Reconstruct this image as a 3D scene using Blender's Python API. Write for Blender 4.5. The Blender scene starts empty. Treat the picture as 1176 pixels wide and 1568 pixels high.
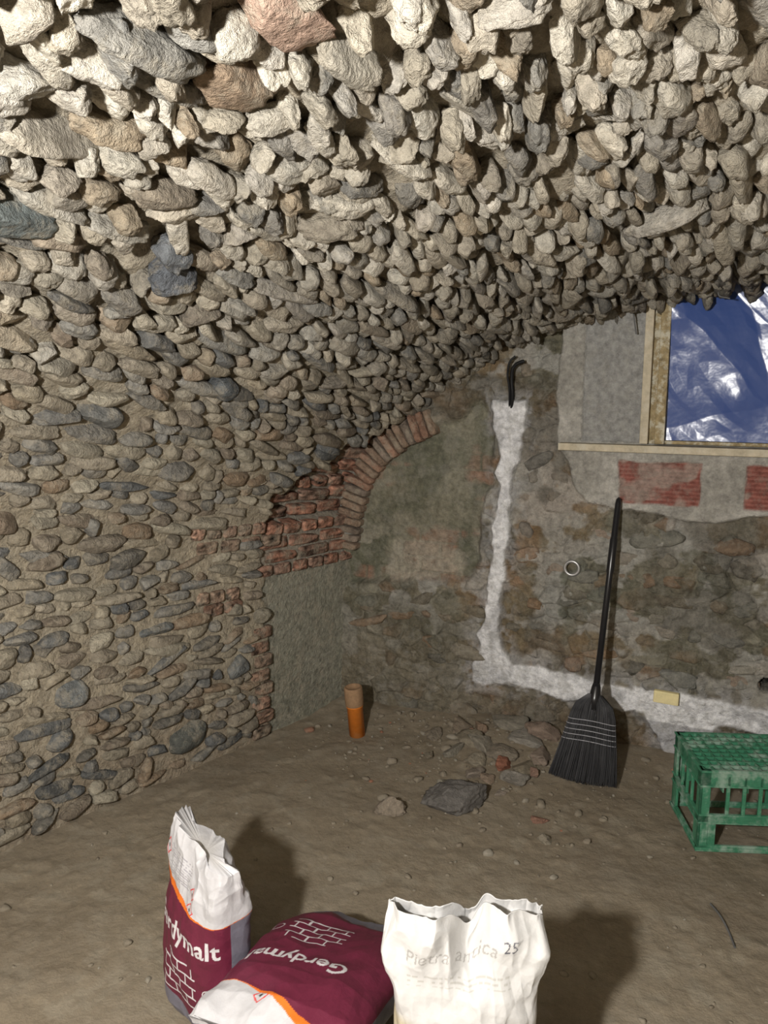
import bpy, bmesh, math, numpy as np
from mathutils import Matrix, Vector
rng=np.random.default_rng(7)
COL=bpy.context.scene.collection
sc=bpy.context.scene
# ------------------------------------------------------------------ camera
cd=bpy.data.cameras.new("camera"); cam=bpy.data.objects.new("camera",cd); COL.objects.link(cam)
cam.location=(0,0,1.6); cam.rotation_euler=(math.radians(80.4),0,math.radians(24))
cd.sensor_fit='VERTICAL'; cd.sensor_height=36; cd.lens=1240/1600*36; cd.clip_start=.02
sc.camera=cam
# ------------------------------------------------------------------ noise
def h3(i,j,k,s):
    n=(i.astype(np.int64)*374761393+j.astype(np.int64)*668265263+k.astype(np.int64)*1274126177+s*144269504)&0xffffffff
    n=((n^(n>>13))*1103515245)&0xffffffff
    n=((n^(n>>15))*668265263)&0xffffffff
    return ((n^(n>>16))&0xffffff)/float(0xffffff)
def vn(x,y,z,s=0):
    x,y,z=np.broadcast_arrays(x,y,z)
    i=np.floor(x);j=np.floor(y);k=np.floor(z)
    fx=x-i;fy=y-j;fz=z-k
    fx=fx*fx*(3-2*fx);fy=fy*fy*(3-2*fy);fz=fz*fz*(3-2*fz)
    r=0
    for a in (0,1):
        for b in (0,1):
            for c in (0,1):
                r=r+h3(i+a,j+b,k+c,s)*(fx if a else 1-fx)*(fy if b else 1-fy)*(fz if c else 1-fz)
    return r
def facet(x,y,s):
    """piecewise planar random surface (simplex grid, linear) - crumpled sheet"""
    k=(x+y)*.3660254;u=x+k;v=y+k
    i=np.floor(u);j=np.floor(v);fx=u-i;fy=v-j;z=np.zeros_like(i)
    a=h3(i,j,z,s);d=h3(i+1,j+1,z,s);b=h3(i+1,j,z,s);c=h3(i,j+1,z,s)
    return np.where(fx>fy,a+(b-a)*fx+(d-b)*fy,a+(c-a)*fy+(d-c)*fx)
def fbm(x,y,z,o=3,s=0):
    r=0;a=1;t=0
    for q in range(o):
        r=r+a*vn(x*2**q,y*2**q,z*2**q,s+q*17);t+=a;a*=.5
    return r/t
def voro(x,y,s=0):
    i=np.floor(x);j=np.floor(y)
    f1=np.full(x.shape,9.);f2=np.full(x.shape,9.);idr=np.zeros(x.shape)
    for a in (-1,0,1):
        for b in (-1,0,1):
            ci=i+a;cj=j+b;z=np.zeros_like(ci)
            px=ci+.1+.8*h3(ci,cj,z,s);py=cj+.1+.8*h3(ci,cj,z,s+5);r=h3(ci,cj,z,s+11)
            d=np.hypot(px-x,py-y)
            m=d<f1
            f2=np.where(m,f1,np.minimum(f2,d)); idr=np.where(m,r,idr); f1=np.where(m,d,f1)
    return f1,f2,idr
def sdf(x,y,poly):
    d=np.full(x.shape,1e9);ins=np.zeros(x.shape,bool);n=len(poly)
    for q in range(n):
        ax,ay=poly[q];bx,by=poly[(q+1)%n]
        ex,ey=bx-ax,by-ay;wx,wy=x-ax,y-ay
        t=np.clip((wx*ex+wy*ey)/(ex*ex+ey*ey+1e-12),0,1)
        d=np.minimum(d,np.hypot(wx-t*ex,wy-t*ey))
        c=((ay>y)!=(by>y))
        xi=ax+(y-ay)*ex/(ey if abs(ey)>1e-9 else 1e-9)
        ins^=(c&(x<xi))
    return np.where(ins,-d,d)
def sm(a,b,x):
    t=np.clip((x-a)/(b-a),0,1);return t*t*(3-2*t)
def mix(a,b,m):
    m=np.asarray(m)[...,None];return np.asarray(a)*(1-m)+np.asarray(b)*m
# ------------------------------------------------------------------ mesh util
def mesh_obj(name,verts,faces,cols=None,mat=None,smooth=True,parent=None):
    me=bpy.data.meshes.new(name);verts=np.asarray(verts,float).reshape(-1,3)
    me.vertices.add(len(verts));me.vertices.foreach_set('co',verts.ravel())
    li=np.concatenate([np.asarray(f).ravel() for f in faces]).astype(np.int32)
    ln=np.concatenate([np.full(len(f),np.asarray(f).shape[1]) for f in faces])
    st=np.concatenate([[0],np.cumsum(ln)[:-1]]).astype(np.int32)
    me.loops.add(len(li));me.loops.foreach_set('vertex_index',li)
    me.polygons.add(len(ln));me.polygons.foreach_set('loop_start',st)
    me.update(calc_edges=True)
    me.polygons.foreach_set('use_smooth',np.full(len(ln),smooth))
    if cols is not None:
        c=np.ones((len(verts),4));c[:,:3]=np.asarray(cols).reshape(-1,3)
        at=me.attributes.new('Col','FLOAT_COLOR','POINT');at.data.foreach_set('color',c.ravel())
    if mat: me.materials.append(mat)
    ob=bpy.data.objects.new(name,me);COL.objects.link(ob)
    if parent: ob.parent=parent
    return ob
def grid_faces(n,m,off=0,wrap=False,flip=False):
    i,j=np.meshgrid(np.arange(n-1),np.arange(m if wrap else m-1),indexing='ij')
    i=i.ravel();j=j.ravel();j2=(j+1)%m
    f=np.stack([i*m+j,i*m+j2,(i+1)*m+j2,(i+1)*m+j],1)+off
    return f[:,::-1] if flip else f
def base_ico(sub):
    bm=bmesh.new();bmesh.ops.create_icosphere(bm,subdivisions=sub,radius=1)
    v=np.array([x.co[:] for x in bm.verts]);f=np.array([[q.index for q in p.verts] for p in bm.faces]);bm.free()
    return v,f
def base_box(cuts):
    bm=bmesh.new();bmesh.ops.create_cube(bm,size=2);bmesh.ops.subdivide_edges(bm,edges=bm.edges[:],cuts=cuts,use_grid_fill=True)
    bm.verts.ensure_lookup_table();v=np.array([x.co[:] for x in bm.verts]);f=np.array([[q.index for q in p.verts] for p in bm.faces]);bm.free()
    return v,f
ICO3=base_ico(3);ICO4=base_ico(4);BOX=base_box(5)
def lumps(base,C,R,D,cols,power=3.,amp=.22,cuts=5,cmin=.6,seed=1,freq=1.3,off=0,tone=.1,amp2=0.):
    """many irregular stones -> verts, faces, cols"""
    v,f=base;N=len(C);r=np.random.default_rng(seed)
    nrm=(np.abs(v)**power).sum(1)**(1/power);u=v/nrm[:,None]
    p=np.repeat(u[None],N,0)
    o=r.uniform(0,90,(N,1,3));q=p*freq+o
    a=(fbm(q[...,0],q[...,1],q[...,2],3,seed)-.5)*2
    p=p*(1+amp*a[...,None]*1.6)
    for c in range(cuts):
        n=r.normal(size=(N,1,3));n/=np.linalg.norm(n,axis=2,keepdims=True)
        d=r.uniform(cmin,1.0,(N,1))
        ex=np.maximum(0,(p*n).sum(2)-d);p=p-n*ex[...,None]*.92
    if np.any(np.asarray(amp2)>0):
        q=q*3.1;b=fbm(q[...,0],q[...,1],q[...,2],2,seed+50)-.5
        p=p*(1+(np.asarray(amp2).reshape(-1,1)*b*2)[...,None])
    p=p*D[:,None,:]
    w=np.einsum('nvk,nkc->nvc',p,R)+C[:,None,:]
    cc=np.repeat(cols[:,None,:],len(v),1)*(1+tone*2*a[...,None])
    F=(f[None]+(np.arange(N)*len(v))[:,None,None]).reshape(-1,f.shape[1])+off
    return w.reshape(-1,3),F,np.clip(cc,0.005,1).reshape(-1,3)
# ------------------------------------------------------------------ materials
def new_mat(name):
    m=bpy.data.materials.new(name);m.use_nodes=True;nt=m.node_tree;b=nt.nodes['Principled BSDF'];return m,nt,b
def noise(nt,scale,detail=6,rough=.6,co=None):
    n=nt.nodes.new('ShaderNodeTexNoise');n.inputs['Scale'].default_value=scale;n.inputs['Detail'].default_value=detail;n.inputs['Roughness'].default_value=rough
    nt.links.new(co,n.inputs['Vector']);return n
def mat_col(name,rough=.95,bumps=((60,.6,.004),),var=.25,dust=None,dustamt=.4,color=None,spec=.2,dscale=9,metal=0):
    m,nt,b=new_mat(name);L=nt.links
    tc=nt.nodes.new('ShaderNodeTexCoord');co=tc.outputs['Object']
    if color is None:
        a=nt.nodes.new('ShaderNodeAttribute');a.attribute_name='Col';src=a.outputs['Color']
    else:
        a=nt.nodes.new('ShaderNodeRGB');a.outputs[0].default_value=(*color,1);src=a.outputs[0]
    n=noise(nt,38,4,.7,co)
    mr=nt.nodes.new('ShaderNodeMapRange');mr.inputs['From Min'].default_value=.3;mr.inputs['From Max'].default_value=.7
    mr.inputs['To Min'].default_value=1-var;mr.inputs['To Max'].default_value=1+var;L.new(n.outputs['Fac'],mr.inputs['Value'])
    mul=nt.nodes.new('ShaderNodeVectorMath');mul.operation='SCALE';L.new(src,mul.inputs[0]);L.new(mr.outputs[0],mul.inputs['Scale'])
    out=mul.outputs[0]
    if dust:
        n2=noise(nt,dscale,4,.75,co)
        r2=nt.nodes.new('ShaderNodeMapRange');r2.inputs['From Min'].default_value=.48;r2.inputs['From Max'].default_value=.62
        r2.inputs['To Min'].default_value=0;r2.inputs['To Max'].default_value=dustamt;L.new(n2.outputs['Fac'],r2.inputs['Value'])
        mx=nt.nodes.new('ShaderNodeMix');mx.data_type='RGBA';L.new(r2.outputs[0],mx.inputs['Factor']);L.new(out,mx.inputs['A']);mx.inputs['B'].default_value=(*dust,1)
        out=mx.outputs['Result']
    L.new(out,b.inputs['Base Color'])
    b.inputs['Roughness'].default_value=rough;b.inputs['Specular IOR Level'].default_value=spec;b.inputs['Metallic'].default_value=metal
    prev=None
    for s,st,dist in bumps:
        nn=noise(nt,s,5,.7,co);bp=nt.nodes.new('ShaderNodeBump');bp.inputs['Strength'].default_value=st;bp.inputs['Distance'].default_value=dist
        L.new(nn.outputs['Fac'],bp.inputs['Height'])
        if prev: L.new(prev.outputs[0],bp.inputs['Normal'])
        prev=bp
    if prev: L.new(prev.outputs[0],b.inputs['Normal'])
    return m
M_STONE=mat_col('rubble_stone_mortar',bumps=((48,1.,.02),),var=.38,dust=(.42,.375,.295),dustamt=.5,dscale=16)
M_WALL=mat_col('old_wall_plaster',bumps=((50,1.,.016),),var=.35,dust=(.34,.325,.28),dustamt=.3,dscale=18)
M_FLOOR=mat_col('packed_earth',bumps=((40,.5,.012),),var=.12,dust=(.28,.245,.19),dustamt=.4,dscale=5)
M_ROCK=mat_col('loose_rock',bumps=((60,1.,.012),),var=.25)
# ------------------------------------------------------------------ vault surface
XC=.15
def par(Y):
    q=np.clip((Y-1.2)/2.2,0,1);q=q*q*(3-2*q)
    w=.15+2.716-.3*Y
    return w,2.22-.29*q,.9-.1*q
def P(p,Y):
    p,Y=np.broadcast_arrays(np.asarray(p,float),np.asarray(Y,float))
    w,H,zs=par(Y);th=np.clip(p,0,np.pi)
    x=XC-w*np.cos(th);z=zs+(H-zs)*np.sin(th)
    z=np.where(p<0,zs*(1+p),z);z=np.where(p>np.pi,zs*(1-(p-np.pi)),z)
    return np.stack([x,Y,z],-1)
def frame(p,Y):
    e=1e-3
    T=P(p,Y+e)-P(p,Y-e);pp=np.asarray(p,float)
    S=P(pp+e,Y)-P(pp-e,Y);ls=np.linalg.norm(S,axis=-1)/(2*e)
    T/=np.linalg.norm(T,axis=-1,keepdims=True);S/=np.linalg.norm(S,axis=-1,keepdims=True)
    N=np.cross(T,S)
    T2=np.cross(S,N);return T2,S,N,ls
_n=frame(np.array([-.5]),np.array([2.]))[2][0]
SG=1 if _n[0]>0 else -1
def inset_mask(p,Y,z):
    edge=1.08+(Y-2.88)*.65+.03*np.sin(Y*40)
    return (Y>2.88+.015*np.sin(z*45))&(z<edge)&(p<1.2)
MORT=np.array([.37,.32,.24])
def mortar_patch(p0,p1,n,Y0,Y1,m):
    p=np.linspace(p0,p1,n)[:,None]+np.zeros((1,m));Y=np.linspace(Y0,Y1,m)[None]+np.zeros((n,1))
    V=P(p,Y);T,S,N,ls=frame(p,Y);N=N*SG
    a14=fbm(V[...,0]*14,V[...,1]*14,V[...,2]*14,4,9)
    crown=sm(.3,1.0,p)*(1-sm(2.6,3.1,p))
    d=.016*(fbm(V[...,0]*3,V[...,1]*3,V[...,2]*3,3,3)-.5)+.024*(a14-.5)-.008
    d=d-.036*crown+crown*.07*(a14-.5)
    im=inset_mask(p,Y,V[...,2])
    deep=np.where(V[...,2]>.95,.085,.025)
    plast=V[...,2]<.73
    d=np.where(im,np.where(plast,-.02+.01*(fbm(V[...,0]*6,V[...,1]*6,V[...,2]*6,3,5)-.5),-deep),d)
    V=V+N*d[...,None]
    c=mix(MORT*.8,MORT*1.2,fbm(V[...,0]*5,V[...,1]*5,V[...,2]*5,3,21))
    c=mix(c,np.array([.34,.30,.235]),crown*.7)
    c=c*(1-.38*sm(2.0,3.1,Y)*sm(.6,1.1,p))[...,None]  # crown mortar darker towards the back: grazing shadow and soot put into its colour
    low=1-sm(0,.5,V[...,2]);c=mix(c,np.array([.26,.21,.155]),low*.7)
    g=mix(np.array([.235,.235,.185]),np.array([.33,.32,.265]),fbm(V[...,0]*4,V[...,1]*4,V[...,2]*4,3,31))
    c=np.where((im&plast)[...,None],g,c)
    c=np.where((im&~plast)[...,None],np.array([.30,.27,.225]),c)
    return V,c
def palette(n,cream,r):
    pal=np.array([[.31,.27,.21],[.21,.205,.19],[.35,.305,.23],[.15,.155,.155],[.28,.21,.145],[.39,.355,.28],[.24,.20,.155],[.26,.25,.225],[.18,.17,.15],[.33,.29,.225],[.37,.33,.255]])
    pc=np.array([[.52,.475,.39],[.44,.395,.315],[.31,.29,.255],[.58,.54,.46],[.36,.29,.205],[.25,.24,.215],[.48,.43,.35],[.53,.495,.42],[.60,.555,.465],[.40,.355,.285],[.57,.53,.46]])
    k=r.integers(0,11,n);k2=r.integers(0,11,n)
    c=pal[k]*(1-cream[:,None])+pc[k2]*cream[:,None]
    return c*r.uniform(.75,1.15,(n,1))
# feature stones (p, Y, half-len, half-height, protrude, colour, tilt)
FEAT=[(.90,1.22,.13,.045,.05,(.16,.18,.175),.05),(1.23,1.19,.10,.055,.02,(.40,.28,.215),.1),(1.15,1.29,.085,.05,.02,(.29,.215,.15),.0),
      (.86,1.74,.075,.05,.05,(.14,.15,.165),.2),(.90,1.66,.05,.04,.05,(.17,.18,.19),.0),(-.82,2.47,.09,.06,.035,(.115,.12,.11),.1),
      (.50,1.95,.08,.045,.04,(.17,.17,.16),0),(1.36,1.17,.09,.045,.015,(.38,.28,.21),.1),(-.45,2.0,.06,.05,.035,(.19,.2,.2),0),(.2,1.75,.1,.04,.04,(.25,.2,.15),0),
      (-.55,2.72,.06,.045,.03,(.2,.21,.21),.3),(-.25,2.35,.07,.035,.03,(.17,.18,.18),0),(-.62,1.95,.05,.04,.035,(.14,.145,.145),.2),(.35,2.35,.08,.035,.04,(.20,.19,.17),.1),(.12,2.15,.10,.035,.03,(.22,.19,.15),-.05),(.62,2.3,.06,.04,.04,(.13,.14,.145),.1)]
def stones():
    r=np.random.default_rng(11);rows=[]
    p=-1+.03
    while p<2.75:
        if p<0:
            ls=.88
        else:
            w,H,zs=par(np.array(2.));ls=math.sqrt((w*math.sin(p))**2+((H-zs)*math.cos(p))**2)
        cr=float(sm(.75,1.3,np.array(p)))
        h=r.uniform(.038,.062)
        dp=h/ls;Y=.2+r.uniform(0,.1)
        while Y<3.42:
            l=float(np.clip(r.lognormal(math.log(.088-.022*cr),.42),.034,.20))
            rows.append((p+dp/2+r.normal()*dp*(.15+.10*cr),Y+l/2,l*.5,dp*.5,cr));Y+=l+r.uniform(.0,.010)
        p+=dp
    a=np.array(rows);pp,Y,hl,hp,cr=a.T
    V=P(pp,Y);T,S,N,ls=frame(pp,Y);N=N*SG
    hh=hp*ls
    keep=(~inset_mask(pp,Y+.02,V[:,2]))
    for f in FEAT:
        keep&=~((np.abs(Y-f[1])<f[2]+.02)&(np.abs(pp-f[0])*ls<f[3]+.008))
    pz=V[:,2]
    for (y0,y1,z0,z1) in [(2.48,2.86,.9,1.02),(2.5,2.74,.63,.76),(2.80,2.9,.0,.55)]:
        keep&=~((Y>y0)&(Y<y1)&(pz>z0)&(pz<z1)&(pp<.3))
    keep&=r.uniform(size=len(Y))>.02+.06*cr
    n=len(Y)
    dep=np.minimum(hh*1.15,.05)*r.uniform(.85,1.3,n)
    D=np.stack([hl*r.uniform(.98,1.15,n),hh*r.uniform(.84,1.12,n),np.maximum(dep,.030)*(1+.4*cr)],1)
    sz=1+cr*r.choice([0,0,0,.25,-.15,.4],n);D[:,0]*=sz;D[:,1]*=1+(sz-1)*.6
    rough=sm(.3,.9,pp)
    prot=r.uniform(.014,.034,n)+rough*r.uniform(-.012,.014,n)+cr*r.uniform(-.020,.016,n)
    ang=r.normal(0,.14,n)+r.choice([0,0,0,1],n)*r.normal(0,.30,n)+cr*r.normal(0,.30,n)+cr*1.5*(r.uniform(size=n)<.06)
    tl=r.normal(0,.13+.15*cr,n)+.22*rough;tl2=r.normal(0,.13+.13*cr,n)
    feat=np.array([(f[0],f[1]) for f in FEAT])
    fV=P(feat[:,0],feat[:,1]);fT,fS,fN,_=frame(feat[:,0],feat[:,1]);fN=fN*SG
    V=np.concatenate([V[keep],fV]);T=np.concatenate([T[keep],fT]);S=np.concatenate([S[keep],fS]);N=np.concatenate([N[keep],fN])
    D=np.concatenate([D[keep],np.array([(f[2],f[3],.05) for f in FEAT])]);prot=np.concatenate([prot[keep],[f[4] for f in FEAT]])
    ang=np.concatenate([ang[keep],[f[6] for f in FEAT]]);k=len(FEAT);tl=np.concatenate([tl[keep],np.zeros(k)]);tl2=np.concatenate([tl2[keep],np.zeros(k)])
    pp=np.concatenate([pp[keep],feat[:,0]])
    ca,sa=np.cos(ang)[:,None],np.sin(ang)[:,None]
    T1=T*ca+S*sa;S1=-T*sa+S*ca
    N1=N+tl[:,None]*S1+tl2[:,None]*T1;N1/=np.linalg.norm(N1,axis=1,keepdims=True)
    T1=T1-(T1*N1).sum(1,keepdims=True)*N1;T1/=np.linalg.norm(T1,axis=1,keepdims=True);S1=np.cross(N1,T1)
    R=np.stack([T1,S1,N1],1)
    C=V+N*(prot-D[:,2])[:,None]
    cr=sm(.40,1.15,pp)
    cols=palette(len(C),np.clip(cr*.95+r.uniform(-.25,.15,len(C)),0,1),r)
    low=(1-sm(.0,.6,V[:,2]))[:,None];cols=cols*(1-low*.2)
    cols=cols*(1-.40*sm(2.0,3.1,V[:,1])*sm(.5,1.0,pp))[:,None]  # back crown stones darkened: shadow of grazing light painted in, along with soot
    cols[-k:]=np.array([f[5] for f in FEAT])
    return C,R,D,cols,pp,V[:,1]
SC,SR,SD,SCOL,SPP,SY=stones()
def brick_set(lst,seed):
    a=np.array(lst);V=P(a[:,0],a[:,1]);T,S,N,ls=frame(a[:,0],a[:,1]);N=N*SG
    C=V-N*(a[:,4]+.04)[:,None];D=np.stack([a[:,2],a[:,3],np.full(len(a),.045)],1)
    r=np.random.default_rng(seed)
    base=np.array([[.32,.16,.11],[.29,.145,.10],[.35,.20,.145],[.26,.165,.125]])[r.integers(0,4,len(a))]*r.uniform(.8,1.15,(len(a),1))
    q=a[:,5:6];base=base*(1-q)+np.array([[.27,.215,.16]])*q
    return C,np.stack([T,S,N],1),D,base
bl=[]
z=.745;row=0
while z<1.5:
    Y=2.84+(row%2)*.05
    while Y<3.5:
        L=(.19 if row%3 else .1)*float(rng.uniform(.96,1.03))
        zs=.8
        if z<.8: p=z/zs-1
        else:
            p=math.asin(min(.99,(z-zs)/(1.95-zs)))
        edge=1.12+(Y+L/2-2.88)*.65
        if z<edge and Y+L/2>2.86: bl.append((p,Y+L/2,L/2-.005,.0245,(.058 if z>.95 else .012),.05))
        Y+=L
    z+=.060;row+=1
for (y0,y1,zz,L) in [(2.5,2.86,.985,.075),(2.53,2.86,.925,.11),(2.52,2.72,.715,.075),(2.56,2.74,.66,.1)]:
    Y=y0
    while Y<y1:
        p=zz/.84-1 if zz<.84 else math.asin((zz-.84)/(2.-.84))
        bl.append((p,Y+L/2,L/2-.006,.025,-.004,float(rng.uniform(.25,.75))));Y+=L
for q in range(8):
    zz=.03+q*.066
    bl.append((zz/.82-1,2.84+.02*(q%2),.05,.026,-.002,float(rng.uniform(.2,.7))))
BC,BR,BD,BCOL=brick_set(bl,5)
def assemble(name,mask,patch,bricks=False,hi=None):
    V,c=patch;n,m=V.shape[:2]
    vs=[V.reshape(-1,3)];cs=[c.reshape(-1,3)];fs=[grid_faces(n,m)];off=n*m
    if mask is not None:
        for base,mk,sd in ((ICO4,mask&hi,3),(ICO3,mask&~hi,4)):
            if mk.sum()==0: continue
            a2=.04+.10*sm(.4,1.1,SPP[mk])
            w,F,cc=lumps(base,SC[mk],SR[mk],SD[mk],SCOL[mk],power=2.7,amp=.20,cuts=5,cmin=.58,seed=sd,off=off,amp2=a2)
            vs.append(w);fs.append(F);cs.append(cc);off+=len(w)
    if bricks:
        w,F,cc=lumps(BOX,BC,BR,BD,BCOL,power=12,amp=.025,cuts=1,cmin=.97,seed=9,off=off,freq=2.5,tone=1.0)
        vs.append(w);fs.append(F);cs.append(cc);off+=len(w)
    return mesh_obj(name,np.concatenate(vs),fs,np.concatenate(cs),M_STONE)
hi=(SY<2.0)&(SY>.9)&(SPP>.4)&(SPP<1.8)
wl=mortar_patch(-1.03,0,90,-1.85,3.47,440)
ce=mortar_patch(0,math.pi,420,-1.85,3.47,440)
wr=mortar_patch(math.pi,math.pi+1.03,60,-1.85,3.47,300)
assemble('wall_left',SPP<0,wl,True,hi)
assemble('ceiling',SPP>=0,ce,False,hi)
assemble('wall_right',None,wr)
# ------------------------------------------------------------------ back wall
NICHE=[(-1.72,.62),(-1.69,.80),(-1.65,.96),(-1.58,1.136),(-1.48,1.26),(-1.353,1.34),(-1.2,1.42),(-1.05,1.50),(-.99,1.45),(-1.0,1.1),(-1.03,.8),(-1.1,.66)]
PLAST=[(-.70,2.05),(-.696,1.785),(-.71,1.57),(-.69,1.33),(-.617,1.14),(-.561,1.086),(-.454,1.065),(-.325,1.051),(-.198,1.03),(-.056,1.03),(.128,1.07),(.4,1.05),(.9,1.08),(1.3,1.2),(1.3,2.05)]
CHASE=[(-.985,1.50),(-0.845,1.50),(-0.83,1.42),(-0.86,1.35),(-0.895,1.13),(-0.905,0.87),(-0.925,0.63),(-0.925,0.46),(-0.90,0.36),(-0.86,0.315),(-0.73,0.32),(-0.58,0.31),(-0.47,0.28),(-0.31,0.29),(-0.16,0.31),(-0.06,0.30),(0.07,0.29),(0.19,0.28),(.8,.28),(.8,.18),(0.19,0.18),(-0.0,0.19),(-0.04,0.12),(-0.05,-0.06),(-0.17,-0.06),(-0.23,0.08),(-0.29,0.19),(-0.47,0.195),(-0.67,0.205),(-0.87,0.225),(-1.06,0.20),(-1.06,0.28),(-1.02,0.34),(-1.025,0.45),(-0.995,0.56),(-.975,.87),(-.955,1.13),(-.95,1.33),(-.985,1.38)]
def back_wall():
    xs=np.arange(-1.95,2.1,.0055);zs=np.arange(-.06,2.02,.0055)
    X,Z=np.meshgrid(xs,zs,indexing='ij')
    wx=X+.06*(fbm(X*6,Z*6,0*X,3,1)-.5);wz=Z+.05*(fbm(X*6,Z*6,0*X+5,3,2)-.5)
    f1,f2,idr=voro(wx/.11,wz/.07,4)
    st=sm(.02,.18,f2-f1)
    mid=fbm(X*7,Z*7,0*X,4,41);fine=fbm(X*30,Z*30,0*X,3,42)
    show=sm(.42,.52,fbm(X*3.6,Z*3.6,0*X,3,43))
    D=-.020*st*(.2+.8*idr)*(.10+.9*show)-.035*(mid-.5)-.022*(fine-.5)
    pal=np.array([[.20,.165,.12],[.28,.265,.225],[.14,.12,.09],[.33,.30,.24],[.24,.155,.10],[.21,.205,.18]])
    sc_=pal[(idr*5.99).astype(int)]
    mort=mix([.17,.145,.105],[.33,.295,.235],sm(.35,.65,mid))
    c=mix(mort,sc_,st*(.2+.7*show))
    c=mix(c,[.30,.18,.09],sm(.50,.62,fbm(X*3,Z*3,0*X,5,50))*.6)
    c=mix(c,[.13,.145,.10],sm(.52,.64,fbm(X*1.7+3,Z*1.7,0*X,5,53))*.4)
    c=mix(c,[.46,.45,.42],sm(.55,.61,fbm(X*7,Z*9,0*X,5,51))*.65)
    c=mix(c,[.09,.08,.06],sm(.53,.62,fbm(X*4+9,Z*4.5,0*X,5,52))*.6)
    sn=sdf(X,Z,NICHE)+.07*(mid-.5);nm=1-sm(-.02,.015,sn)
    bj=np.floor(Z/.07);bi=np.floor(X/.19+.5*(bj%2));bid=h3(bi,bj,0*bi,77)
    bx=np.abs((X/.19+.5*(bj%2))%1-.5);bz=np.abs((Z/.07)%1-.5);joint=np.maximum(sm(.45,.49,bx),sm(.42,.48,bz))
    ncol=mix([.165,.165,.118],[.275,.26,.195],sm(.35,.65,mid))
    bb=sm(.46,.54,fbm(X*4,Z*5,0*X,4,60))*(1-.8*joint)
    ncol=mix(ncol,mix([.36,.185,.125],[.28,.20,.145],bid),bb*(bid>.3)*.8)
    ncol=mix(ncol,[.46,.42,.34],sm(.53,.60,fbm(X*7+4,Z*8,0*X,5,62))*(1-sm(.75,1.0,Z))*.75)
    ncol=mix(ncol,[.09,.10,.07],sm(.55,.66,fbm(X*5,Z*5,0*X,5,61))*.6)
    c=mix(c,ncol,nm*.92);D=D*(1-nm)+nm*(.022-.024*(mid-.5)-.014*(fine-.5)-.006*bb)
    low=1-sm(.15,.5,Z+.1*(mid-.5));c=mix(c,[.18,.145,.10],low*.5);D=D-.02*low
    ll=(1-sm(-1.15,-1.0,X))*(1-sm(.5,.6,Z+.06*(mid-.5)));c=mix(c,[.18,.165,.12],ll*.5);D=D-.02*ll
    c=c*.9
    sp=sdf(X,Z,PLAST)+.035*(fbm(X*9,Z*9,0*X,3,70)-.5);pm=1-sm(-.004,.006,sp)
    pc=mix([.36,.345,.31],[.50,.48,.44],sm(.3,.7,fbm(X*5,Z*5,0*X,4,71)))
    panel=((X>-.60)&(Z>1.34)).astype(float);pc=mix(pc,np.array([.33,.33,.32]),panel*.8)
    c=mix(c,pc*.95,pm);D=D*(1-pm)+pm*(-.022-.004*(mid-.5))
    D=D+pm*panel*.012
    for (x0,x1,z0,z1) in [(-.439,-.125,1.09,1.262),(.04,.36,1.09,1.262)]:
        q=sdf(X,Z,[(x0,z0),(x1,z0),(x1,z1),(x0,z1)])+.018*(fbm(X*14,Z*14,0*X,2,72)-.5);bm_=1-sm(-.002,.004,q)
        gr=.5+.5*np.sin(Z*2*np.pi/.017)
        bc=mix([.22,.075,.06],[.33,.135,.11],gr);bc=mix(bc,[.40,.36,.31],sm(.55,.65,fbm(X*10,Z*14,0*X,4,73))*.55)
        c=mix(c,bc,bm_);D=D+bm_*(.008-.003*gr)
    s=sdf(X,Z,CHASE)+.045*(fbm(X*16,Z*16,0*X,3,80)-.5);cm=1-sm(-.006,.008,s)
    cc=mix([.60,.60,.62],[.86,.86,.88],sm(.3,.6,fbm(X*12,Z*12,0*X,4,81)))
    dark=(X>-.3)*(Z<.16);cc=mix(cc,[.40,.40,.42],dark*.8)
    c=mix(c,cc,cm);D=D*(1-cm)+cm*(-.030-.03*(fbm(X*14,Z*14,0*X,3,82)-.5))
    c=mix(c,[.42,.42,.43],(1-sm(0,.09,s))*(1-cm)*.55*sm(.42,.58,fine))
    hd=np.hypot(X-.175,Z-.38);hm=1-sm(.028,.034,hd);c=mix(c,[.01,.01,.01],hm);D=D+hm*.06
    win=(X>-.30)&(X<.95)&(Z>1.335);D=np.where(win,D+.09,D)
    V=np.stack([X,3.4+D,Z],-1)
    r=np.random.default_rng(77);L=[]
    z=.02
    while z<1.8:
        h=r.uniform(.045,.085);x=-1.7+r.uniform(0,.1)
        while x<1.9:
            l=float(np.clip(r.lognormal(math.log(.10),.4),.05,.22));L.append((x+l/2,z+h/2+r.normal()*.01,l/2,h/2));x+=l+r.uniform(.0,.05)
        z+=h+.008
    a=np.array(L)
    ok=(sdf(a[:,0],a[:,1],NICHE)>.05)&(sdf(a[:,0],a[:,1],PLAST)>.05)&(sdf(a[:,0],a[:,1],CHASE)>.045)&(r.uniform(size=len(a))<.62)
    ok&=~((a[:,0]<-1.0)&(a[:,1]>.72))&~(np.hypot(a[:,0]-.175,a[:,1]-.38)<.1)
    ok&=~((a[:,0]<-.98)&(a[:,1]>.62)&(r.uniform(size=len(a))<.6))
    a=a[ok];n=len(a)
    ix=np.clip(((a[:,0]+1.95)/.0055).astype(int),0,len(xs)-1);iz=np.clip(((a[:,1]+.06)/.0055).astype(int),0,len(zs)-1)
    wc=c[ix,iz];dd=D[ix,iz]
    dep=r.uniform(.02,.035,n);C=np.stack([a[:,0],3.4+np.minimum(dd,0)+dep-r.uniform(.002,.014,n),a[:,1]],1)
    an=r.normal(0,.15,n);R=np.stack([np.stack([np.cos(an),0*an,np.sin(an)],1),np.stack([0*an,-np.ones(n),0*an],1),np.stack([-np.sin(an),0*an,np.cos(an)],1)],1)
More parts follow.
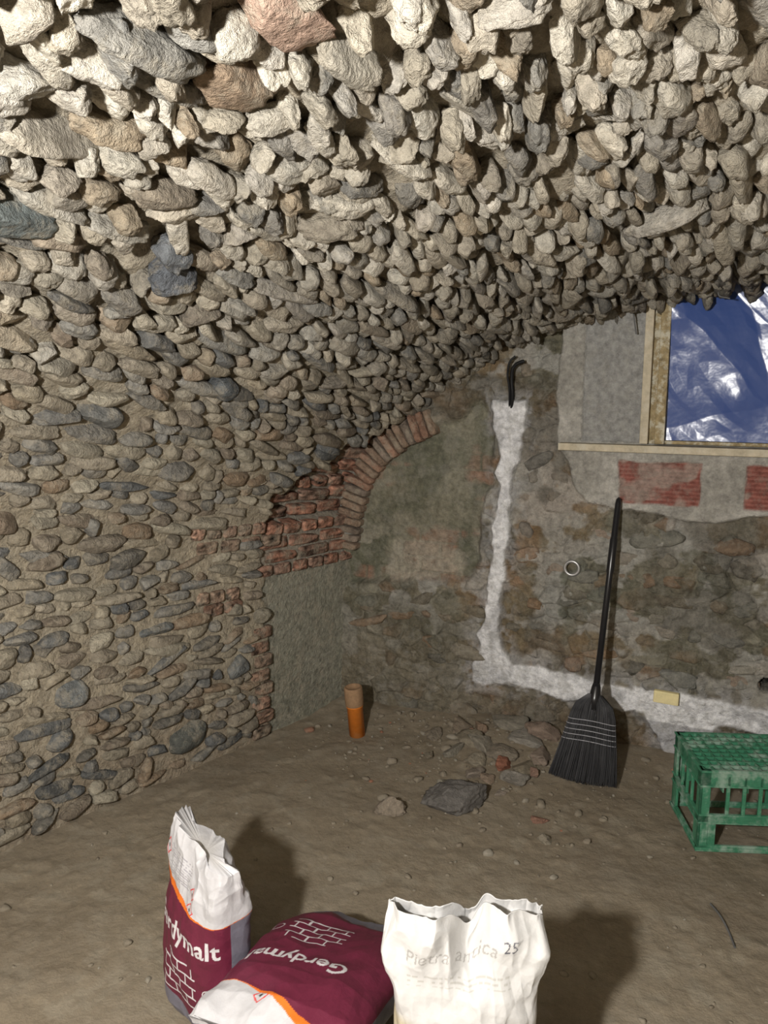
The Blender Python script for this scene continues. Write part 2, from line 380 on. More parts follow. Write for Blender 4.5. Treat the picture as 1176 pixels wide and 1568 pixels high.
    pal=np.array([[.25,.205,.155],[.30,.28,.235],[.17,.145,.11],[.35,.32,.26],[.30,.19,.12],[.22,.22,.20],[.13,.13,.12]])*.92
    col=wc*.45+.55*pal[r.integers(0,7,n)]*r.uniform(.8,1.1,(n,1))
    w,F,cc=lumps(ICO3,C,R,np.stack([a[:,2],dep,a[:,3]],1),col,power=3.2,amp=.22,cuts=6,cmin=.6,seed=88,off=X.size)
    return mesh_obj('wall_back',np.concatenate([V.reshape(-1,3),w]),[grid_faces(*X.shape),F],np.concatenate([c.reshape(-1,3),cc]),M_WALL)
back_wall()
# arch voussoirs
mid=np.array([(-1.715,.78),(-1.69,.95),(-1.635,1.12),(-1.54,1.255),(-1.41,1.35),(-1.27,1.405)])
seg=np.hypot(*np.diff(mid,axis=0).T);cum=np.concatenate([[0],np.cumsum(seg)])
t=np.arange(.02,cum[-1],.040);mx_=np.interp(t,cum,mid[:,0]);mz_=np.interp(t,cum,mid[:,1])
tx=np.interp(t+.05,cum,mid[:,0])-np.interp(t-.05,cum,mid[:,0]);tz=np.interp(t+.05,cum,mid[:,1])-np.interp(t-.05,cum,mid[:,1])
ln=np.hypot(tx,tz);tx/=ln;tz/=ln
n=len(t);C=np.stack([mx_,np.full(n,3.405),mz_],1)
R=np.stack([np.stack([tz,0*tz,-tx],1),np.stack([0*tx,-np.ones(n),0*tx],1),np.stack([tx,0*tx,tz],1)],1)
r=np.random.default_rng(3);D=np.stack([r.uniform(.060,.070,n),np.full(n,.045),np.full(n,.0165)],1)
w,F,cc=lumps(BOX,C,R,D,np.array([[.28,.20,.145],[.31,.185,.13],[.25,.20,.16]])[r.integers(0,3,n)]*r.uniform(.8,1.2,(n,1)),power=8,amp=.03,cuts=1,cmin=.95,seed=2,freq=2.5)
mesh_obj('trim_brick_arch',w,[F],cc,M_STONE)
# ------------------------------------------------------------------ floor + front wall
xs=np.arange(-3.5,3.5,.0125);ys=np.arange(-1.9,3.5,.0125);X,Y=np.meshgrid(xs,ys,indexing='ij')
def floor_h(X,Y):
    d=.02*(fbm(X*1.6,Y*1.6,0*X,3,100)-.5)+.011*(fbm(X*11,Y*11,0*X,3,101)-.5)
    d=d+.008*np.maximum(0,fbm(X*28,Y*28,0*X,3,102)-.54)*2.4
    mound=np.exp(-(((X+.82)/.32)**2+((Y-3.2)/.28)**2));d=d+.05*mound+.03*sm(3.1,3.4,Y)
    foot=(1-sm(1.3,1.75,Y))*(1-sm(-.25,.0,X))*sm(-1.5,-1.2,X);d=d*(1-.85*foot)
    return d
Z=floor_h(X,Y)
c=mix([.205,.168,.120],[.255,.215,.158],fbm(X*2.5,Y*2.5,0*X,4,110))
c=mix(c,[.31,.28,.22],sm(.58,.72,fbm(X*20,Y*20,0*X,3,111))*.4)
c=mix(c,[.14,.11,.078],sm(.56,.7,fbm(X*1.6,Y*1.6,0*X+3,3,112))*.3)
FV=np.stack([X,Y,Z],-1);FF=grid_faces(*X.shape,flip=True)
r=np.random.default_rng(21);n=800
gx=r.uniform(-2.0,.9,n);gy=r.uniform(1.3,3.3,n);k=r.uniform(size=n)<.7
gy=np.where(k,3.32-np.abs(r.normal(0,.34,n)),gy);gx=np.where(k,r.normal(-.85,.42,n),gx)
ok=(gx>-2.7+.3*gy+.08)&(gy<3.36)&(gy>1.3)
gx,gy=gx[ok],gy[ok];n=len(gx);s=np.clip(r.lognormal(math.log(.0055),.5,n),.0025,.02)
C=np.stack([gx,gy,floor_h(gx,gy)+s*.2],1);an=r.uniform(0,6.3,n)
R=np.stack([np.stack([np.cos(an),np.sin(an),0*an],1),np.stack([-np.sin(an),np.cos(an),0*an],1),np.tile([0,0,1.],(n,1))],1)
D=np.stack([s*1.2,s*.9,s*.7],1)
w,F,cc=lumps(base_ico(2),C,R,D,np.array([[.22,.19,.145],[.27,.245,.2],[.2,.17,.13],[.26,.13,.085]])[r.choice(4,n,p=[.5,.15,.32,.03])],amp=.3,cuts=5,seed=31,off=X.size)
mesh_obj('floor',np.concatenate([FV.reshape(-1,3),w]),[FF,F],np.concatenate([c.reshape(-1,3),cc]),M_FLOOR)
xs=np.linspace(-3.5,3.5,120);zs=np.linspace(-.05,2.4,60);X,Z=np.meshgrid(xs,zs,indexing='ij')
mesh_obj('wall_front',np.stack([X,-1.8+.03*fbm(X*5,Z*5,0*X,3,1),Z],-1),[grid_faces(*X.shape,flip=True)],np.zeros(X.shape+(3,))+np.array([.33,.29,.22]),M_WALL)
def fh(x,y): return float(floor_h(np.array([float(x)]),np.array([float(y)]))[0])
# rubble pile : chunks
ch=[(-.92,3.10,.07,.05,.03,(.27,.245,.2)),(-.74,3.18,.09,.06,.03,(.29,.27,.235)),(-.66,3.08,.06,.045,.028,(.25,.20,.16)),(-.79,2.97,.045,.035,.03,(.29,.13,.085)),
    (-.72,2.90,.055,.04,.02,(.25,.23,.2)),(-1.02,3.02,.06,.03,.022,(.24,.22,.18)),(-.88,2.88,.04,.035,.02,(.26,.22,.18)),
    (-.68,3.26,.08,.05,.04,(.25,.19,.15)),(-.85,3.27,.08,.05,.04,(.24,.22,.18)),(-1.05,3.22,.06,.05,.03,(.22,.18,.135)),(-.66,2.97,.03,.02,.02,(.26,.17,.13)),
    (-.75,2.8,.03,.02,.012,(.26,.22,.18)),(-.98,2.78,.025,.02,.014,(.22,.2,.16)),(-.95,3.2,.04,.03,.03,(.25,.18,.13)),
    (-.83,3.05,.08,.05,.025,(.22,.19,.15)),(-.98,3.12,.08,.05,.02,(.23,.20,.15)),(-.70,3.0,.06,.04,.02,(.22,.19,.14)),(-1.15,3.15,.05,.035,.02,(.21,.18,.14)),(-1.1,2.95,.03,.02,.015,(.23,.2,.15)),(-.9,2.97,.05,.03,.018,(.24,.21,.16)),(-.82,2.86,.03,.03,.015,(.26,.2,.15))]
r=np.random.default_rng(5);n=len(ch);an=r.uniform(0,3,n);tt=r.normal(0,.25,n)
C=np.array([(a,b,fh(a,b)+e*.4) for a,b,_,_,e,_ in ch])
Rz=[np.array((Matrix.Rotation(a,3,'Z')@Matrix.Rotation(b,3,'X')).transposed()) for a,b in zip(an,tt)]
w,F,cc=lumps(ICO4,C,np.array(Rz),np.array([q[2:5] for q in ch]),np.array([q[5] for q in ch]),amp=.3,cuts=9,cmin=.45,seed=8,power=4,amp2=.05)
mesh_obj('rubble_pile',w,[F],cc,M_ROCK)
for nm,x,y,d,cl,a,sd in [('slate_rock',-.87,2.66,(.125,.085,.06),(.15,.14,.13),.45,41),('broken_stone',-1.10,2.50,(.068,.045,.04),(.25,.21,.165),.2,45),('broken_stone',-.53,2.56,(.028,.022,.018),(.25,.22,.17),.2,47),('brick_fragment',-.57,2.68,(.035,.018,.011),(.26,.15,.11),.3,49)]:
    R=np.array([np.array(Matrix.Rotation(a,3,'Z').transposed())])
    w,F,cc=lumps(base_ico(5),np.array([(x,y,fh(x,y)+d[2]*.5)]),R,np.array([d]),np.array([cl]),amp=.35,cuts=12,cmin=.45,seed=sd,power=3.5,amp2=.12)
    mesh_obj(nm,w,[F],cc,M_ROCK)
# ------------------------------------------------------------------ generic box / tube helpers
def boxes(name,lst,mat,parent=None,bev=.003):
    bm=bmesh.new()
    for a,b in lst:
        g=bmesh.ops.create_cube(bm,size=1)['verts'];sx,sy,sz=[b[i]-a[i] for i in range(3)]
        for v in g: v.co=Vector((v.co.x*sx+(a[0]+b[0])/2,v.co.y*sy+(a[1]+b[1])/2,v.co.z*sz+(a[2]+b[2])/2))
    if bev: bmesh.ops.bevel(bm,geom=bm.edges[:],offset=bev,segments=2,affect='EDGES',profile=.5)
    me=bpy.data.meshes.new(name);bm.to_mesh(me);bm.free();me.materials.append(mat)
    o=bpy.data.objects.new(name,me);COL.objects.link(o)
    if parent:o.parent=parent
    return o
def box(name,a,b,mat,parent=None,bev=.003): return boxes(name,[(a,b)],mat,parent,bev)
def lathe(name,prof,mat,parent=None,n=32,smooth=True):
    pr=np.array(prof);a=np.linspace(0,2*np.pi,n,endpoint=False)
    V=np.stack([pr[:,0:1]*np.cos(a),pr[:,0:1]*np.sin(a),pr[:,1:2]+0*a],-1)
    return mesh_obj(name,V,[grid_faces(len(pr),n,wrap=True)],None,mat,smooth,parent)
def tube(name,pts,rad,mat,parent=None):
    cu=bpy.data.curves.new(name,'CURVE');cu.dimensions='3D';cu.bevel_depth=rad;cu.bevel_resolution=4;cu.use_fill_caps=True
    s=cu.splines.new('BEZIER');s.bezier_points.add(len(pts)-1)
    for q,p in zip(s.bezier_points,pts): q.co=p;q.handle_left_type=q.handle_right_type='AUTO'
    cu.materials.append(mat);o=bpy.data.objects.new(name,cu);COL.objects.link(o)
    if parent:o.parent=parent
    return o
def empty(name,loc=(0,0,0),rz=0):
    e=bpy.data.objects.new(name,None);COL.objects.link(e);e.location=loc;e.rotation_euler=(0,0,rz);e.empty_display_size=.05;return e
# ------------------------------------------------------------------ window
M_WOOD=mat_col('pale_timber',color=(.48,.42,.31),rough=.7,bumps=((90,.4,.001),),var=.2,dust=(.58,.55,.46),dustamt=.5)
M_FOAM=mat_col('foam_and_tape',color=(.30,.235,.13),rough=.8,bumps=((120,.7,.004),),var=.4,dust=(.62,.60,.50),dustamt=.7,dscale=25)
m,nt,b=new_mat('blue_plastic');b.inputs['Base Color'].default_value=(.05,.09,.27,1);b.inputs['Roughness'].default_value=.24;b.inputs['Specular IOR Level'].default_value=.5
tc=nt.nodes.new('ShaderNodeTexCoord');nn=noise(nt,14,3,.5,tc.outputs['Object']);bp=nt.nodes.new('ShaderNodeBump');bp.inputs['Strength'].default_value=.25;bp.inputs['Distance'].default_value=.01
nt.links.new(nn.outputs['Fac'],bp.inputs['Height']);nt.links.new(bp.outputs[0],b.inputs['Normal']);M_BLUE=m
win=empty('window_1')
box('frame_outer',(-.362,3.335,1.338),(-.330,3.41,1.93),M_WOOD,win)
box('frame_gap',(-.330,3.372,1.338),(-.305,3.42,1.93),M_FOAM,win,0)
box('frame_inner',(-.305,3.345,1.338),(-.268,3.41,1.93),M_FOAM,win)
box('frame_bottom',(-.268,3.36,1.338),(.95,3.41,1.352),M_FOAM,win)
xs=np.linspace(-.275,.95,420);zs=np.linspace(1.345,1.95,210);X,Z=np.meshgrid(xs,zs,indexing='ij')
Xw=X+.10*(fbm(X*4,Z*4,0*X,2,2)-.5);Zw=Z+.10*(fbm(X*4,Z*4,0*X,2,6)-.5)
u_=Xw*.80+Zw*.6;v_=Zw*.80-Xw*.6
u2=Xw*.95-Zw*.3;v2=Zw*.95+Xw*.3
yy=3.392-.050*facet(u_*3.6+.4,v_*1.7,5)-.020*facet(u2*6+3,v2*3.0,12)*sm(.35,.65,vn(X*4,Z*4,0*X,31))-.004*facet(u_*22,v_*9,15)
mesh_obj('plastic_sheet',np.stack([X,yy+.018,Z],-1),[grid_faces(*X.shape)],None,M_BLUE,True,win)
box('trim_1',(-.685,3.325,1.302),(.95,3.40,1.332),M_WOOD)
M_DARK=mat_col('black_rubber',color=(.012,.012,.013),rough=.5,bumps=(),var=.1)
M_WIRE=mat_col('grey_wire',color=(.12,.12,.12),rough=.5,bumps=(),var=.1)
M_STEEL=mat_col('galvanised_steel',color=(.45,.45,.45),rough=.4,bumps=(),var=.1,metal=.7)
tube('electric_cable',[(-.90,3.375,1.47),(-.893,3.355,1.53),(-.895,3.345,1.60),(-.885,3.335,1.645),(-.855,3.33,1.665),(-.84,3.33,1.668)],.0075,M_DARK)
tube('electric_cable',[(-.91,3.375,1.47),(-.905,3.35,1.55),(-.912,3.34,1.62),(-.90,3.335,1.67),(-.88,3.34,1.69)],.0045,M_DARK)
tube('hanging_wire',[(-.42,3.35,1.92),(-.41,3.33,1.86),(-.40,3.335,1.80),(-.395,3.34,1.77)],.003,M_WIRE)
tube('hanging_wire',[(-.08,3.2,1.97),(-.07,3.19,1.93),(-.10,3.19,1.90),(-.06,3.19,1.88)],.0025,M_WIRE)
a=np.linspace(0,2*np.pi,33);bq=np.linspace(0,2*np.pi,10,endpoint=False);A,B=np.meshgrid(a,bq,indexing='ij')
V=np.stack([(.030+.007*np.cos(B))*np.cos(A),.007*np.sin(B),(.030+.007*np.cos(B))*np.sin(A)],-1)+np.array([-.614,3.365,.793])
mesh_obj('conduit_ring',V,[grid_faces(33,10,wrap=True)],None,M_STEEL)
M_YEL=mat_col('yellow_sponge',color=(.78,.68,.38),rough=.9,bumps=((300,.5,.002),),var=.08)
o=box('sponge',(-.05,-.012,-.026),(.05,.012,.026),M_YEL,None,.004);o.location=(-.20,3.344,.285);o.rotation_euler=(0,.03,0)
# ------------------------------------------------------------------ orange pipe stub
M_OR=mat_col('orange_pvc',color=(.66,.20,.03),rough=.45,bumps=(),var=.1,dust=(.5,.33,.17),dustamt=.3)
M_TAN=mat_col('dusty_cap',color=(.30,.19,.11),rough=.9,bumps=((90,.6,.003),),var=.2)
dp=empty('drain_pipe',(-1.49,3.05,fh(-1.49,3.05)-.012));dp.rotation_euler=(math.radians(4),math.radians(-3),0)
lathe('pipe_body',[(.0,0),(.036,0),(.036,.15),(.039,.152),(.039,.158),(.033,.16),(.033,.02)],M_OR,dp)
lathe('pipe_cap',[(.034,.156),(.040,.158),(.042,.162),(.042,.235),(.040,.243),(.034,.246),(.031,.236),(.0,.234)],M_TAN,dp)
# ------------------------------------------------------------------ broom
bot=Vector((-.46,2.98,.012+fh(-.46,2.98)));top=Vector((-.432,3.355,1.115))
zax=(top-bot).normalized();xax=Vector((1,.12,0));xax=(xax-zax*xax.dot(zax)).normalized();yax=zax.cross(xax)
br=empty('broom');br.matrix_world=Matrix((( xax.x,yax.x,zax.x,bot.x),(xax.y,yax.y,zax.y,bot.y),(xax.z,yax.z,zax.z,bot.z),(0,0,0,1)))
LB=(top-bot).length
M_HAN=mat_col('black_handle',color=(.014,.014,.016),rough=.28,bumps=(),var=.1,spec=.5)
M_BRI=mat_col('black_bristle',color=(.018,.018,.021),rough=.5,bumps=(),var=.3,spec=.4)
M_THR=mat_col('stitch_thread',color=(.34,.34,.37),rough=.8,bumps=(),var=.1)
lathe('handle',[(0,.33),(.013,.33),(.0125,LB-.32),(.0155,LB-.31),(.0155,LB-.18),(.013,LB-.17),(.0125,LB-.03),(.010,LB-.01),(0,LB)],M_HAN,br,20)
lathe('collar',[(0,.29),(.026,.29),(.024,.34),(.018,.38),(.0135,.395),(0,.396)],M_HAN,br,20)
def fanw(t):
    return np.interp(t,[0,.35,.62,.8,.92,1],[.128,.110,.094,.084,.066,.028]),np.interp(t,[0,.4,.8,1],[.030,.026,.026,.018])
vs=[];fs=[];off=0;r=np.random.default_rng(2)
for q in range(1500):
    a=r.uniform(-1,1);bb=r.choice([-1,1])*math.sqrt(max(0,1-a*a))*r.uniform(.75,1.0)
    z0=r.uniform(0,.02)+.01*abs(a);ts=np.linspace(z0/.35,1,9);hw,ht=fanw(ts)
    jx=r.normal(0,.004);jy=r.normal(0,.004)
    px=a*hw+jx*(1-ts)-.014*(1-ts)**2;py=bb*ht+jy*(1-ts);pz=ts*.35;rd=.0014
    ring=np.array([(1,0),(-.5,.87),(-.5,-.87)])*rd
    V=np.stack([px[:,None]+ring[:,0],py[:,None]+ring[:,1],pz[:,None]+0*ring[:,0]],-1)
    vs.append(V.reshape(-1,3));fs.append(grid_faces(9,3,off,wrap=True));off+=27
mesh_obj('bristles',np.concatenate(vs),[np.concatenate(fs)],None,M_BRI,True,br)
a=np.linspace(0,2*np.pi,40,endpoint=False);ts=np.linspace(.1,1,20);hw,ht=fanw(ts)
V=np.stack([hw[:,None]*.93*np.cos(a)-.014*(1-ts[:,None])**2,ht[:,None]*.8*np.sin(a),ts[:,None]*.35+0*a],-1)
mesh_obj('bristle_core',V,[grid_faces(20,40,wrap=True),np.arange(40)[None,:]],None,M_BRI,True,br)
for i,z in enumerate([.165,.185,.205,.225,.245]):
    t_=z/.35;hw,ht=fanw(t_);pts=[((hw+.003)*math.cos(q)-.014*(1-t_)**2,(ht+.003)*math.sin(q),z+.002*math.sin(3*q)) for q in np.linspace(0,2*np.pi,25)]
    tube('stitch_%d'%(i+1),pts,.0015,M_THR,br)
# ------------------------------------------------------------------ crate
M_GR=mat_col('green_plastic',color=(.05,.20,.115),rough=.45,bumps=((80,.3,.001),),var=.2,dust=(.32,.41,.35),dustamt=.75,spec=.4,dscale=9)
cr=empty('bottle_crate',(-.035,2.70,fh(.1,2.8)+.004),math.radians(20))
L,Wd,Hc=.40,.30,.295
def side(ax):
    n=L if ax=='x' else Wd
    r_=[(0,.035,0,Hc),(n-.035,n,0,Hc),(0,n,0,.022),(0,n,.102,.136),(0,n,.235,Hc)]
    k=int(round((n-.08)/.053))
    for i in range(1,k):
        u=.04+(n-.08)*i/k;r_.append((u-.006,u+.006,.128,Hc-.02))
    if ax=='x': r_+=[(.035,.06,.022,.1),(n-.06,n-.035,.022,.1)]
    else: r_+=[(.035,.05,.022,.1),(n-.05,n-.035,.022,.1)]
    return r_
lst=[]
for (u0,u1,z0,z1) in side('x'):
    for y in (0,Wd-.010): lst.append(((u0,y,z0),(u1,y+.010,z1)))
for (u0,u1,z0,z1) in side('y'):
    for x in (0,L-.010): lst.append(((x,u0,z0),(x+.010,u1,z1)))
for n_,ax in ((L,'x'),(Wd,'y')):
    for z0 in (.102,.130,.235,.287):
        if ax=='x': lst.append(((-.004,-.004,z0),(L+.004,.002,z0+.006)))
        else: lst.append(((-.004,-.004,z0),(.002,Wd+.004,z0+.006)))
boxes('sides',lst,M_GR,cr,.002)
g=[]
for i in range(13):
    x=.012+i*(L-.024)/12;g.append(((x-.003,.01,Hc-.012),(x+.003,Wd-.01,Hc-.002)))
for i in range(10):
    y=.012+i*(Wd-.024)/9;g.append(((.01,y-.003,Hc-.012),(L-.01,y+.003,Hc-.001)))
boxes('lattice',g,M_GR,cr,0)
g=[]
for i in range(1,5):
    x=i*L/5;g.append(((x-.002,.012,.21),(x+.002,Wd-.012,Hc-.01)))
for i in range(1,4):
    y=i*Wd/4;g.append(((.012,y-.002,.21),(L-.012,y+.002,Hc-.01)))
boxes('dividers',g,M_GR,cr,0)
ri=[((-.005,-.005,0),(L+.005,.012,.014)),((-.005,Wd-.012,0),(L+.005,Wd+.005,.014)),((-.005,0,0),(.012,Wd,.014)),((L-.012,0,0),(L+.005,Wd,.014))]
boxes('rim',ri,M_GR,cr,.003)
# ------------------------------------------------------------------ bags
def text_tris(s,size,bold=.012):
    cu=bpy.data.curves.new('t','FONT');cu.body=s;cu.size=size;cu.offset=bold*size;cu.align_x='CENTER';cu.resolution_u=3
    o=bpy.data.objects.new('t',cu);COL.objects.link(o);bpy.context.view_layer.update()
    me=o.to_mesh();me.calc_loop_triangles()
    v=np.array([x.co[:2] for x in me.vertices]);tr=[[v[i] for i in t.vertices] for t in me.loop_triangles]
    o.to_mesh_clear();bpy.data.objects.remove(o);bpy.data.curves.remove(cu);return np.array(tr)
def stamp(mask,s,z,tris,ox,oz,rot=0.,shear=0.):
    ca,sa=math.cos(rot),math.sin(rot);ds=s[1]-s[0];dz=z[1]-z[0]
    for t in tris:
        tx_=t[:,0]+shear*t[:,1]
        q=np.stack([tx_*ca-t[:,1]*sa+ox,tx_*sa+t[:,1]*ca+oz],1)
        i0=max(0,int((q[:,0].min()-s[0])/ds));i1=min(len(s),int((q[:,0].max()-s[0])/ds)+2)
        j0=max(0,int((q[:,1].min()-z[0])/dz));j1=min(len(z),int((q[:,1].max()-z[0])/dz)+2)
        if i1<=i0 or j1<=j0: continue
        A,B=np.meshgrid(s[i0:i1],z[j0:j1],indexing='ij')
        def e(a,b): return (b[0]-a[0])*(B-a[1])-(b[1]-a[1])*(A-a[0])
        e0,e1,e2=e(q[0],q[1]),e(q[1],q[2]),e(q[2],q[0])
        ins=((e0>=0)&(e1>=0)&(e2>=0))|((e0<=0)&(e1<=0)&(e2<=0))
        mask[i0:i1,j0:j1]|=ins
M_BAG=mat_col('printed_paper',rough=.5,bumps=((16,.35,.007),),var=.05,spec=.35)
def maroon(tsize=.072,slope=.10,base=.64,ty=.475,half=.19,sx=0.,g0=.13,zb0=.20,hz=.80):
  def design(S,Z,H,s,z):
    MA=np.array([.13,.017,.04]);WH=np.array([.50,.495,.515]);GR=np.array([.165,.16,.20]);OR=np.array([.70,.16,.02])
    c=np.zeros(S.shape+(3,))+MA
    c=np.where(((Z<g0*H+.25*(-S)))[...,None],GR,c)
    c=np.where(((np.abs(S)>half))[...,None],GR,c)
    bz=base*H+.5*S*S-slope*S
    white=Z>bz+.012+.10*np.clip(-S,-.1,.12)
    c=np.where((Z>bz)[...,None],OR,c);c=np.where(white[...,None],WH,c)
    m=np.zeros(S.shape,bool);stamp(m,s,z,text_tris('Gerdymalt',tsize,.02),sx,ty*H)
    zb=zb0*H;dz=.028
    for k in range(5): m|=(np.abs(Z-zb-k*dz)<.0022)&(np.abs(S-sx)<.075-(.03 if k==4 else 0))
    for k in range(4):
        for q in range(-2,3):
            xx=q*.05+(.025 if k%2 else 0)-.012
            if abs(xx)<.075: m|=(np.abs(S-sx-xx)<.0022)&(Z>zb+k*dz)&(Z<zb+(k+1)*dz)
    rr=np.hypot(S-sx-.11,Z-zb-.05);m|=(np.abs(rr-.016)<.0014)
    c=np.where(m[...,None],np.array([.62,.60,.62]),c)
    for (cx,cz) in [(.045,hz*H),(.045,hz*H-.042),(-.12,.85*H)]:
        d=np.abs(S-cx)+np.abs(Z-cz);c=np.where(((d<.019)&(d>.015)&white)[...,None],np.array([.60,.06,.06]),c)
        c=np.where(((d<.005)&white)[...,None],np.array([.05,.05,.05]),c)
    ln=(np.sin(Z*2*np.pi/.0065)>.35)&(S>-.10)&(S<.015)&(Z>.76*H)&(Z<.90*H)&(vn(S*260,np.floor(Z/.0065)*3.3,0*S,4)>.35)&white
    c=np.where(ln[...,None],np.array([.30,.29,.32]),c)
    return c
  return design
def design_white(S,Z,H,s,z):
    c=np.zeros(S.shape+(3,))+np.array([.50,.495,.49])
    lowm=sm(-.02,.02,.60*H-.30*S-Z+.03*(fbm(S*10,Z*10,0*S,2,5)-.5))
    c=mix(c,np.array([.46,.40,.25]),lowm*.8)
    m=np.zeros(S.shape,bool);stamp(m,s,z,text_tris('Pietra antica',.034,-.002),-.025,.86*H,.04,.25)
    c=np.where(m[...,None],np.array([.32,.31,.30]),c)
    m[:]=False;stamp(m,s,z,text_tris('25',.030,.0),.085,.89*H,.05);c=np.where(m[...,None],np.array([.10,.10,.12]),c)
    ln=(np.sin(Z*2*np.pi/.009)>.3)&(S>-.11)&(S<.09)&(Z>.78*H)&(Z<.82*H)&(vn(S*200,np.floor(Z/.009)*3.3,0*S,4)>.4)
    c=np.where(ln[...,None],np.array([.40,.39,.37]),c)
    return c
def ridge3(x,y,z,s,o=3):
    r=0;a=1
    for q in range(o):
        r=r+a*(1-np.abs(2*vn(x*2**q,y*2**q,z*2**q,s+q)-1))**1.3;a*=.42
    return r
def bag(name,W,T,H,design,style,mw,seed,nc=520,nv=330,lean=(0,0)):
    ph=np.linspace(0,2*np.pi,4001);ux=np.sign(np.cos(ph))*np.abs(np.cos(ph))**.62;uy=np.sign(np.sin(ph))*np.abs(np.sin(ph))**.7
    x=W/2*ux;y=T/2*uy;cl=np.concatenate([[0],np.cumsum(np.hypot(np.diff(x),np.diff(y)))]);Lp=cl[-1]
    s=np.linspace(-Lp/2,Lp/2,nc,endpoint=False);q=(s+Lp*.75)%Lp
    UX=np.interp(q,cl,ux);UY=np.interp(q,cl,uy)
    z=np.linspace(0,H,nv);S,Zz=np.meshgrid(s,z,indexing='ij');v=Zz/H
    UX=UX[:,None]+0*S;UY=UY[:,None]+0*S
    if style=='stand':
        fx=np.interp(v,[0,.1,.5,.8,1],[.93,1,1,.95,.90]);fy=np.interp(v,[0,.06,.35,.6,.8,.92,1],[.75,.95,1.05,.98,.80,.50,.26])
    elif style=='open':
        fx=np.interp(v,[0,.1,.5,.8,1],[.82,.88,.92,.99,1.04]);fy=np.interp(v,[0,.06,.35,.60,.75,.88,1],[.8,1,1.08,.98,.74,.34,.16])
    else:
        fx=np.interp(v,[0,.08,.5,.92,1],[.96,1,1,1,.97]);fy=np.interp(v,[0,.03,.1,.25,.5,.75,.9,.97,1],[.04,.3,.62,.92,1,.92,.6,.25,.04])
    tp=sm(.62,.98,v) if style!='lie' else sm(.8,1,v)+1-sm(0,.2,v)
    cx,sy=np.cos(2*np.pi*(S/Lp)),np.sin(2*np.pi*(S/Lp))
    n1=ridge3(cx*1.3+seed,sy*1.3,v*4,seed,2)-.7
    n2=ridge3(cx*3+seed,sy*3,v*7,seed+3,2)-.7
    n3=fbm(cx*1.2+seed,sy*1.2,v*2.5,2,seed+6)-.5
    kk=2.0 if style=='open' else 1.
    d=n1*(.005+.012*tp*kk)+n2*(.0020*kk+.0045*tp*kk)+n3*.03
    # crisp paper creases
    ca=1. if style=='open' else .45
    d=d+ca*(.020*(facet(S*14+seed,v*7,21)-.5)*sm(.3,.8,v)+.009*(facet(S*32,v*15+2,23)-.5))
    X=W/2*fx*UX+d*UX*.6;Y=T/2*fy*UY+d*np.sign(UY)*np.abs(UY)**.5
    ZZ=Zz+0
    if style=='open':
        front=-UY
        notch=-.032*np.exp(-((UX-.05)/.14)**2)+.010*np.exp(-((UX-.3)/.12)**2)
        rim=notch-.020*sm(.7,1,UX)+.010*(fbm(cx*4,sy*4,0*S,3,seed+9)-.5)*2+.004*front
        ZZ=ZZ+rim*sm(.7,1,v)
        Y=Y+.018*sm(.72,1,v)*np.sin(6*UX+1)+.030*sm(.88,1,v)*sm(.1,.3,UX)
    if style=='stand':
        ZZ=ZZ+(-.030*UX+.01*n2)*sm(.6,1,v)
        Y=Y+.010*sm(.8,1,v)*np.sin(20*UX*W+1)
    X=X+lean[0]*v**2;Y=Y+lean[1]*v**2
    col=design(S,Zz,H,s,z)
    V=np.stack([X,Y,ZZ],-1);fs=[grid_faces(nv,nc,wrap=True)]
    Vt=np.transpose(V,(1,0,2)).reshape(-1,3);Ct=np.transpose(col,(1,0,2)).reshape(-1,3)
    bidx=len(Vt);Vt=np.concatenate([Vt,[Vt[:nc].mean(0)]]);Ct=np.concatenate([Ct,[Ct[0]]])
    i=np.arange(nc);fs.append(np.stack([(i+1)%nc,i,np.full(nc,bidx)],1))
    if style!='open':
        t0=(nv-1)*nc;cen=Vt[t0:t0+nc].mean(0)-np.array([0,0,.03 if style=='stand' else 0]);Vt=np.concatenate([Vt,[cen]]);Ct=np.concatenate([Ct,[[.45,.43,.41]]])
        fs.append(np.stack([t0+i,t0+(i+1)%nc,np.full(nc,bidx+1)],1))
    o=mesh_obj(name,Vt,fs,Ct,M_BAG)
    if style=='open':
        md=o.modifiers.new('paper','SOLIDIFY');md.thickness=.0018;md.offset=-1
    o.matrix_world=mw;return o
rd=math.radians
def TR(l,*rots):
    m=Matrix.Translation(l)
    for a,ax in rots: m=m@Matrix.Rotation(rd(a),4,ax)
    return m
bag('cement_bag',.275,.15,.49,maroon(.066,.10,.69,.50,.17,0,.13,.18),'stand',TR((-1.14,1.46,.003),(-24,'Z')),3,lean=(.03,-.01))
bag('cement_bag',.37,.16,.62,maroon(.064,.34,.90,.635,.21,.045,.20,.34,.9),'lie',TR((-.835,1.775,.10),(4,'Z'),(90-17,'X'),(180,'Z')),11)
bag('cement_bag',.36,.13,.60,maroon(),'lie',TR((-.79,1.39,.066),(-3,'Z'),(90,'X'),(180,'Z')),17,300,200)
bag('plaster_bag',.285,.15,.58,design_white,'open',TR((-.42,1.33,.003),(20,'Z')),5)
tube('twig',[(.02,2.42,fh(.02,2.42)+.004),(.05,2.36,fh(.05,2.36)+.006),(.075,2.30,fh(.075,2.3)+.005),(.09,2.24,fh(.09,2.24)+.006)],.003,M_WIRE)
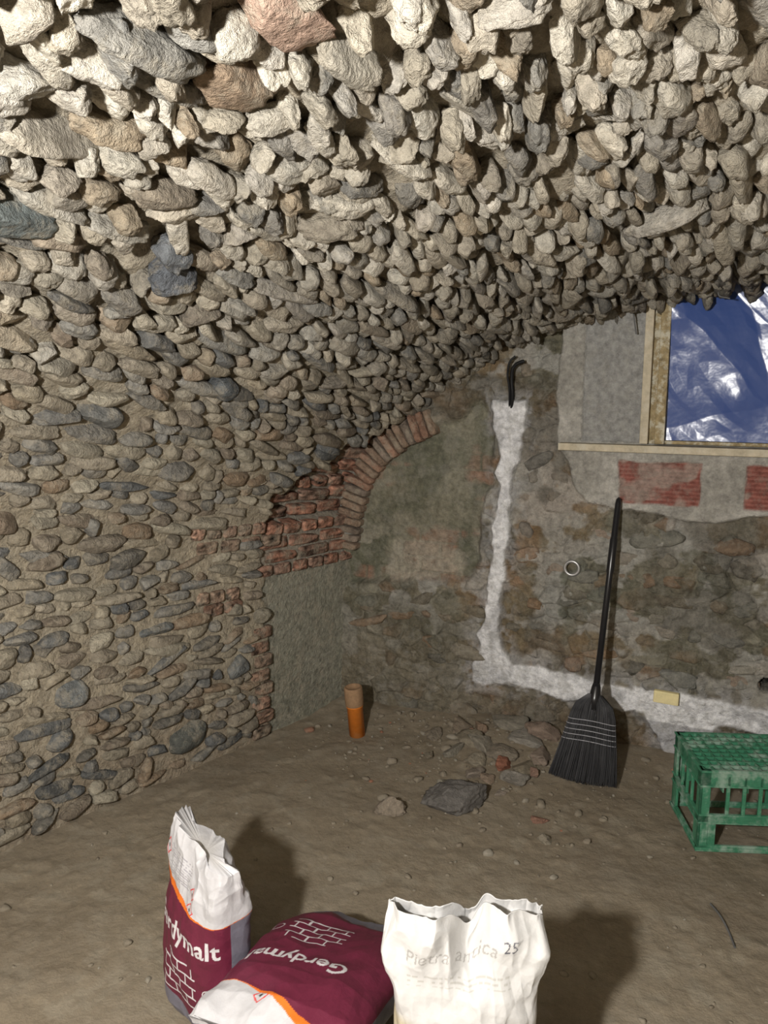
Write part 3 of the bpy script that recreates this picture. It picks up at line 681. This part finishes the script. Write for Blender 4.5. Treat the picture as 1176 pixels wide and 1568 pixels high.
# ------------------------------------------------------------------ light
ld=bpy.data.lights.new('work_lamp','POINT');ld.energy=285;ld.shadow_soft_size=.05;ld.color=(1,.97,.925)
lo=bpy.data.objects.new('work_lamp',ld);COL.objects.link(lo);lo.location=(-.52,-.28,1.70)
w=bpy.data.worlds.new('world');sc.world=w;w.use_nodes=True;w.node_tree.nodes['Background'].inputs[0].default_value=(.5,.55,.65,1);w.node_tree.nodes['Background'].inputs[1].default_value=.2
sc.view_settings.view_transform='Standard'
